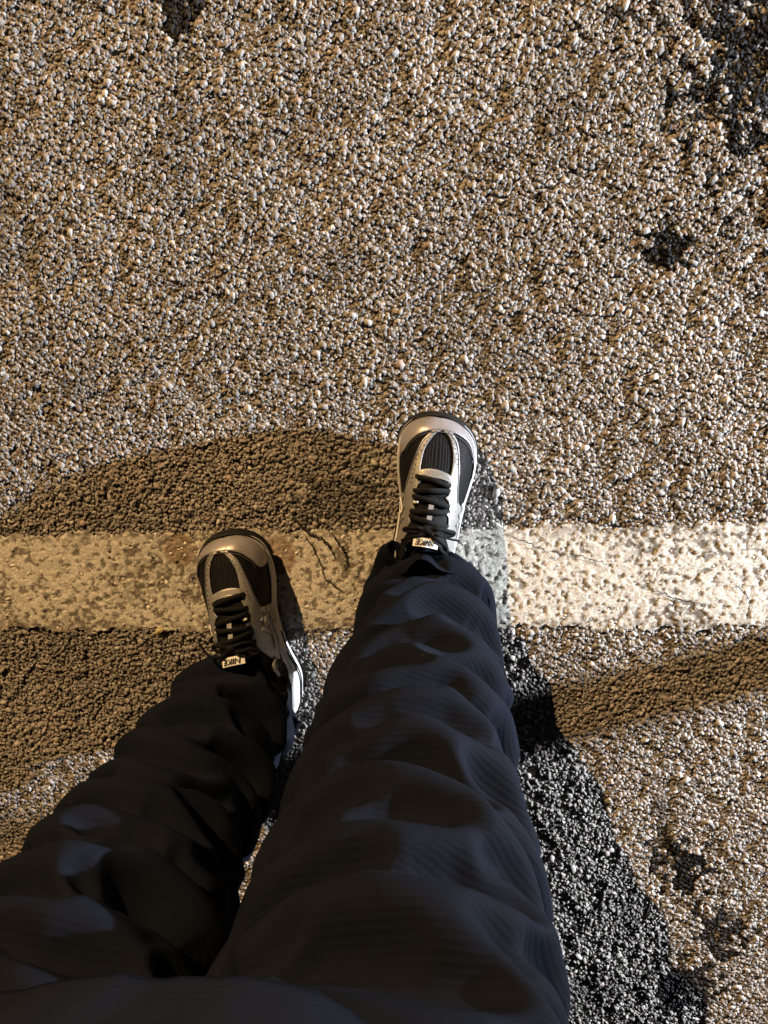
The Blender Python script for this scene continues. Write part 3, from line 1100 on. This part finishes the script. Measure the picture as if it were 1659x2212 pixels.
    for nm, P_ in (('eyestay', strapM), ('eyestay', strapL)):
        patch(nm, P_, .0006, M_SILVER, shoe, mir, .0016)
    # throat bar across the end of the lacing: two ridges
    bar = [mx(-.0205, .2105), mx(-.014, .2155), mx(-.004, .2175), mx(.007, .2155), mx(.018, .2095), mx(.0185, .200), mx(.010, .2045), mx(0, .2060), mx(-.010, .2045), mx(-.0205, .199)]
    patch('throat_bar', bar, .0022, M_SILVER, shoe, mir, .0022)
    bar2 = [mx(-.0205, .2025), mx(-.010, .2065), mx(0, .2080), mx(.010, .2065), mx(.0185, .2025), mx(.0185, .1985), mx(.010, .2030), mx(0, .2045), mx(-.010, .2030), mx(-.0205, .1985)]
    patch('throat_piping', bar2, .0046, M_SILVER, shoe, mir, .0012)
    # side guards: bands that run along the sole and fan up to the laces
    for s in (-1, 1):
        g = [(s * .93, .225), (s * .99, .225), (s * .99, .02), (s * .86, .02), (s * .84, .06), (s * .88, .10), (s * .93, .14), (s * .94, .19)]
        patch('side_guard', g, .0008, M_SILVER, shoe, mir, .0016)
        for q in range(3):
            y0 = .140 + .013 * q
            g = [(s * .58, y0 + .014), (s * .62, y0 + .0175), (s * .95, y0 - .018 + .004), (s * .95, y0 - .018)]
            patch('side_stripe', g, .0026, M_SILVER, shoe, mir, .0012, False)
        g = [(s * .60, .028), (s * .75, .024), (s * .84, .030), (s * .84, .070), (s * .78, .098), (s * .66, .104), (s * .56, .098), (s * .54, .060)]
        patch('collar_panel', g, .0012, M_BLACK, shoe, mir, .003)
        g = [(s * .60, .088), (s * .66, .084), (s * .76, .090), (s * .78, .101), (s * .70, .108), (s * .60, .104)]
        patch('eyelet_tab', g, .0040, M_SILVER, shoe, mir, .0016)
        p = S_upper(s * .68, .096, .0062)
        V, F = tube([tuple(T(p + np.array([s * .0, 0, 0]))[0]), tuple(T(p + np.array([s * .0012, 0, .0008]))[0])], .0024, 10)
        pydata('eyelet', V, F, M_INK, shoe)
    heelp = [(-.70, .002), (-.3, .0012), (0, .001), (.3, .0012), (.70, .002), (.80, .016), (.70, .026), (.4, .018), (0, .015), (-.4, .018), (-.70, .026), (-.80, .016)]
    patch('heel_counter', heelp, .0008, M_SILVER, shoe, mir, .0018)

    # stitch lines: rows of tiny perforations on the straps
    def dots(name, pts, r, offz):
        V, F = [], []
        for (xn, y) in pts:
            c = S_upper(xn, y, offz)
            b0 = len(V)
            for k in range(6):
                a = 2 * PI * k / 6
                V.append((c[0] + r * math.cos(a), c[1] + r * math.sin(a), c[2] + .0003))
            F.append(tuple(b0 + k for k in range(6)))
        o = pydata(name, T(V), F, M_INK, shoe)
        o['kind'] = 'stuff'
    rows_ = []
    for pth in ([(.004, .274), (.0145, .261), (.0215, .238), (.0242, .212), (.0245, .190)], [(-.007, .273), (-.0172, .259), (-.0248, .236), (-.0268, .212), (-.028, .190)]):
        for p in spline([(a, b, 0) for a, b in pth], 13): rows_.append(mx(p[0], p[1]))
    dots('perforations', rows_, .0009, .0030)
    for pth in ([(.006, .2775), (.0185, .261), (.0240, .236), (.0270, .212), (.0280, .190), (.031, .166)], [(-.009, .277), (-.0212, .259), (-.0270, .236), (-.0305, .212), (-.0325, .190), (-.0345, .166)],
                [(-.041, .2345), (-.0375, .2485), (-.027, .2650), (-.0135, .2735), (.002, .2760), (.0195, .2715), (.033, .260), (.0412, .241)]):
        P_ = spline([tuple(S_upper(*mx(a_, b_), .0028)) for a_, b_ in pth], 40)
        V, F = tube([tuple(p) for p in T(P_)], .00045, 6)
        pydata('seam', V, F, M_STITCH, shoe)
    rows_ = []
    for pth in ([(-.040, .240), (-.029, .2690), (-.014, .2780), (.003, .2805), (.021, .2760), (.0352, .264), (.044, .241)],):
        for p in spline([(a, b, 0) for a, b in pth], 46): rows_.append(mx(p[0], p[1]))
    dots('toe_stitching', rows_, .0005, .0036)

    # ---- tongue: padded pad in the throat, standing up toward the ankle
    V, F = [], []
    ty = np.linspace(.212, .134, 30); tx = np.linspace(-1, 1, 17)
    for i, y in enumerate(ty):
        q = i / 29
        hw = .016 + .010 * q
        zc = float(S_upper(0, y)[2]) + .001 + .014 * q ** 2.2
        for t in tx:
            V.append((prof(XC, y) + t * hw, y - .004 * q, zc - .010 * abs(t) ** 2.2 - .010 * q * t * t + .0012 * math.sin(q * 22)))
    for i in range(29):
        for k in range(16): F.append((i * 17 + k, i * 17 + k + 1, (i + 1) * 17 + k + 1, (i + 1) * 17 + k))
    if mir: F = [f[::-1] for f in F]
    tg = pydata('tongue', T(V), F, M_MESH, shoe, True)
    set_uv(tg.data, np.array([(v[0], v[1]) for v in V]))
    s_ = tg.modifiers.new('Solidify', 'SOLIDIFY'); s_.thickness = .007; s_.offset = 1
    def tz(y):
        q = (.212 - y) / .078
        return float(S_upper(0, y)[2]) + .001 + .014 * max(q, 0) ** 2.2
    # small woven labels down the tongue
    for y in (.1780, .1655):
        w_, l_ = .0032, .0042
        zc = tz(y)
        sl = (tz(y - .004) - tz(y + .004)) / .008
        V = [(-w_, y - l_, zc + .003 + sl * l_), (w_, y - l_, zc + .003 + sl * l_), (w_, y + l_, zc + .003 - sl * l_), (-w_, y + l_, zc + .003 - sl * l_)]
        o = pydata('tongue_label', T(V), [(0, 1, 2, 3)] if not mir else [(3, 2, 1, 0)], M_GREYLAB, shoe)
        o.modifiers.new('Solidify', 'SOLIDIFY').thickness = .001
    # lace loops of pale webbing at both sides
    for s, y in ((-1, .180), (1, .172)):
        c = S_upper(float(plan_to_xn(s * .0185, y)), y, .003)
        V, F = tube([(c[0] - .0032, c[1], c[2] + .001), (c[0], c[1], c[2] + .0022), (c[0] + .0032, c[1], c[2] + .001)], .0017, 8, .5)
        pydata('lace_keeper', T(V), F, M_WHITE, shoe)

    # ---- laces
    lz = lambda x, y, up: float(max(S_upper(float(plan_to_xn(x, y)), y)[2], tz(y) - .010 * (abs(x) / .02) ** 2.2)) + up
    ly = [.2085, .1965, .1840, .1715, .1600]
    for i, y in enumerate(ly):
        hw = .0225 + .0005 * i
        skew = .003 if i % 2 else -.003
        pts = []
        for t in np.linspace(-1, 1, 15):
            x = t * hw
            yv = y + skew * t + .0015 * math.cos(t * 2.2)
            up = .0055 + (-.004 if abs(t) > .93 else 0) + .001 * math.sin(i * 2 + t * 3)
            pts.append((x + float(prof(XC, y)), yv, lz(x, yv, up)))
        rr = [.0037] * 15; rr[0] = rr[-1] = .0030
        V, F = tube([tuple(p) for p in T(pts)], rr, 10, .62)
        pydata('lace', V, F, M_LACE, shoe, True)
    # bow: knot, two loops, two loose ends
    ky = .154
    kz = tz(ky) + .010
    bm = bmesh.new(); bmesh.ops.create_icosphere(bm, subdivisions=2, radius=.007)
    for v in bm.verts: v.co = Vector((v.co.x * 1.3, v.co.y * .9, v.co.z * .75)) * (1 + .12 * math.sin(v.co.x * 900 + v.co.y * 700))
    me = bpy.data.meshes.new('lace_knot'); bm.to_mesh(me); bm.free()
    kn = mesh_obj('lace_knot', me, M_LACE, shoe, True); kn.location = (0, ky, kz)
    def loopy(pts, r, nm):
        P_ = spline(pts, 36)
        V, F = tube([tuple(p) for p in T(P_)], r, 8, .7)
        pydata(nm, V, F, M_LACE, shoe, True)
    if not mir:
        L_ = [([(0, 0, 0), (.012, .004, .003), (.027, .001, -.004), (.033, -.001, -.009), (.028, -.005, -.008), (.012, -.003, .001), (0, 0, 0)], .0029, 'lace_loop'),
              ([(0, 0, 0), (.010, -.007, .003), (.020, -.014, -.001), (.026, -.020, -.006), (.027, -.028, -.012), (.022, -.026, -.006), (.012, -.014, .002), (0, 0, 0)], .0027, 'lace_loop'),
              ([(0, 0, 0), (-.012, .001, .002), (-.024, -.003, -.006), (-.029, -.008, -.014), (-.022, -.007, -.006), (-.010, -.004, .001), (0, 0, 0)], .0027, 'lace_loop'),
              ([(0, 0, 0), (.014, -.004, .004), (.028, -.008, -.004), (.041, -.010, -.010)], .0014, 'lace_end'),
              ([(0, 0, 0), (-.010, -.008, .003), (-.022, -.014, -.003), (-.030, -.022, -.012)], .0018, 'lace_end')]
    else:
        L_ = [([(0, 0, 0), (.010, .006, .003), (.020, .008, -.003), (.024, .003, -.007), (.018, -.001, -.003), (.008, -.001, .001), (0, 0, 0)], .0030, 'lace_loop'),
              ([(0, 0, 0), (-.010, .004, .003), (-.022, .002, -.004), (-.027, -.003, -.009), (-.020, -.005, -.005), (-.010, -.002, .001), (0, 0, 0)], .0028, 'lace_loop'),
              ([(0, 0, 0), (-.012, -.006, .002), (-.024, -.008, -.006), (-.030, -.016, -.012), (-.022, -.016, -.006), (0, 0, 0)], .0026, 'lace_loop'),
              ([(0, 0, 0), (.012, -.006, .004), (.026, -.005, .001), (.036, .003, -.004), (.041, .014, -.008)], .0021, 'lace_end'),
              ([(0, 0, 0), (-.010, -.010, .003), (-.020, -.018, -.002)], .0018, 'lace_end')]
    for pts, rad_, nm in L_:
        loopy([(a_, ky + b_, kz + c_) for a_, b_, c_ in pts], rad_, nm)

    # ---- tongue tag with the maker's lettering, read from the front
    tgy, tgz = .139, tz(.140) + .0085
    w_, l_ = .0155, .0058
    rot = Matrix.Rotation(math.radians(-28), 4, 'X')
    ntag = []
    Vt_, Ft_ = [], []
    for i in range(9):
        x = -w_ + 2 * w_ * i / 8
        for yy_ in (-l_, l_):
            p = rot @ Vector((x, yy_, -.0035 * (x / w_) ** 2))
            Vt_.append((p.x, p.y + tgy, p.z + tgz))
    for i in range(8): Ft_.append((2 * i, 2 * i + 2, 2 * i + 3, 2 * i + 1))
    if mir: Ft_ = [f[::-1] for f in Ft_]
    tl = pydata('tongue_tag', T(Vt_), Ft_, M_WHITE, shoe)
    tl.modifiers.new('Solidify', 'SOLIDIFY').thickness = .0014
    cu = bpy.data.curves.new('tag_lettering', 'FONT')
    cu.body = 'NIKE'; cu.size = .0098; cu.align_x = 'CENTER'; cu.align_y = 'CENTER'; cu.extrude = .0002; cu.shear = .25; cu.space_character = 1.05; cu.offset = .00022
    to = bpy.data.objects.new('tmp_text', cu); COL.objects.link(to)
    bpy.context.view_layer.update()
    dg = bpy.context.evaluated_depsgraph_get()
    me = bpy.data.meshes.new_from_object(to.evaluated_get(dg))
    bpy.data.objects.remove(to, do_unlink=True)
    me.name = 'tag_lettering'
    for v in me.vertices:
        x, y, z = -v.co.x * 1.05, -v.co.y, v.co.z
        p = rot @ Vector((x, y, z + .0012 - .0035 * (x / w_) ** 2))
        v.co = (p.x, p.y + tgy, p.z + tgz)
    me.materials.clear(); me.materials.append(M_INK)
    lt = mesh_obj('tag_lettering', me, None, shoe)

    # ---- small outlined tick emblem on both sides of the laces
    for s in (-1, 1):
        pl_ = [(.66, .160), (.70, .170), (.78, .174), (.84, .168), (.86, .154), (.84, .134), (.80, .118), (.81, .136), (.79, .152), (.74, .158), (.70, .156), (.66, .160)]
        pts = [S_upper(s * a, b, .0042) for a, b in pl_]
        P_ = spline(pts, 60)
        V, F = tube([tuple(p) for p in T(P_)], .0009, 6)
        pydata('tick_emblem', V, F, M_WHITE, shoe, True)

    # sock at the ankle
    V, F = tube([tuple(v) for v in T([(0, .085, .055), (0, .068, .09), (0, .050, .125), (0, .043, .15)])], [.036, .036, .037, .040], 24, 1)
    pydata('sock', V, F, M_SOCK, shoe, True)
    return shoe


def place(o, heel, yaw):
    o.location = Vector((heel[0], heel[1], .003)) + PINV
    o.rotation_euler = (0, 0, yaw)


shR = make_shoe('R'); place(shR, (-.036, -.378), math.radians(-9))
shL = make_shoe('L'); place(shL, (-.230, -.537), math.radians(14))
tag(shR, 'right running shoe, stepped forward of the left, tongue tag facing up')
tag(shL, 'left running shoe, set back on the painted line')

# ------------------------------------------------------------------ render settings
S.render.engine = 'CYCLES'
S.cycles.max_bounces = 6
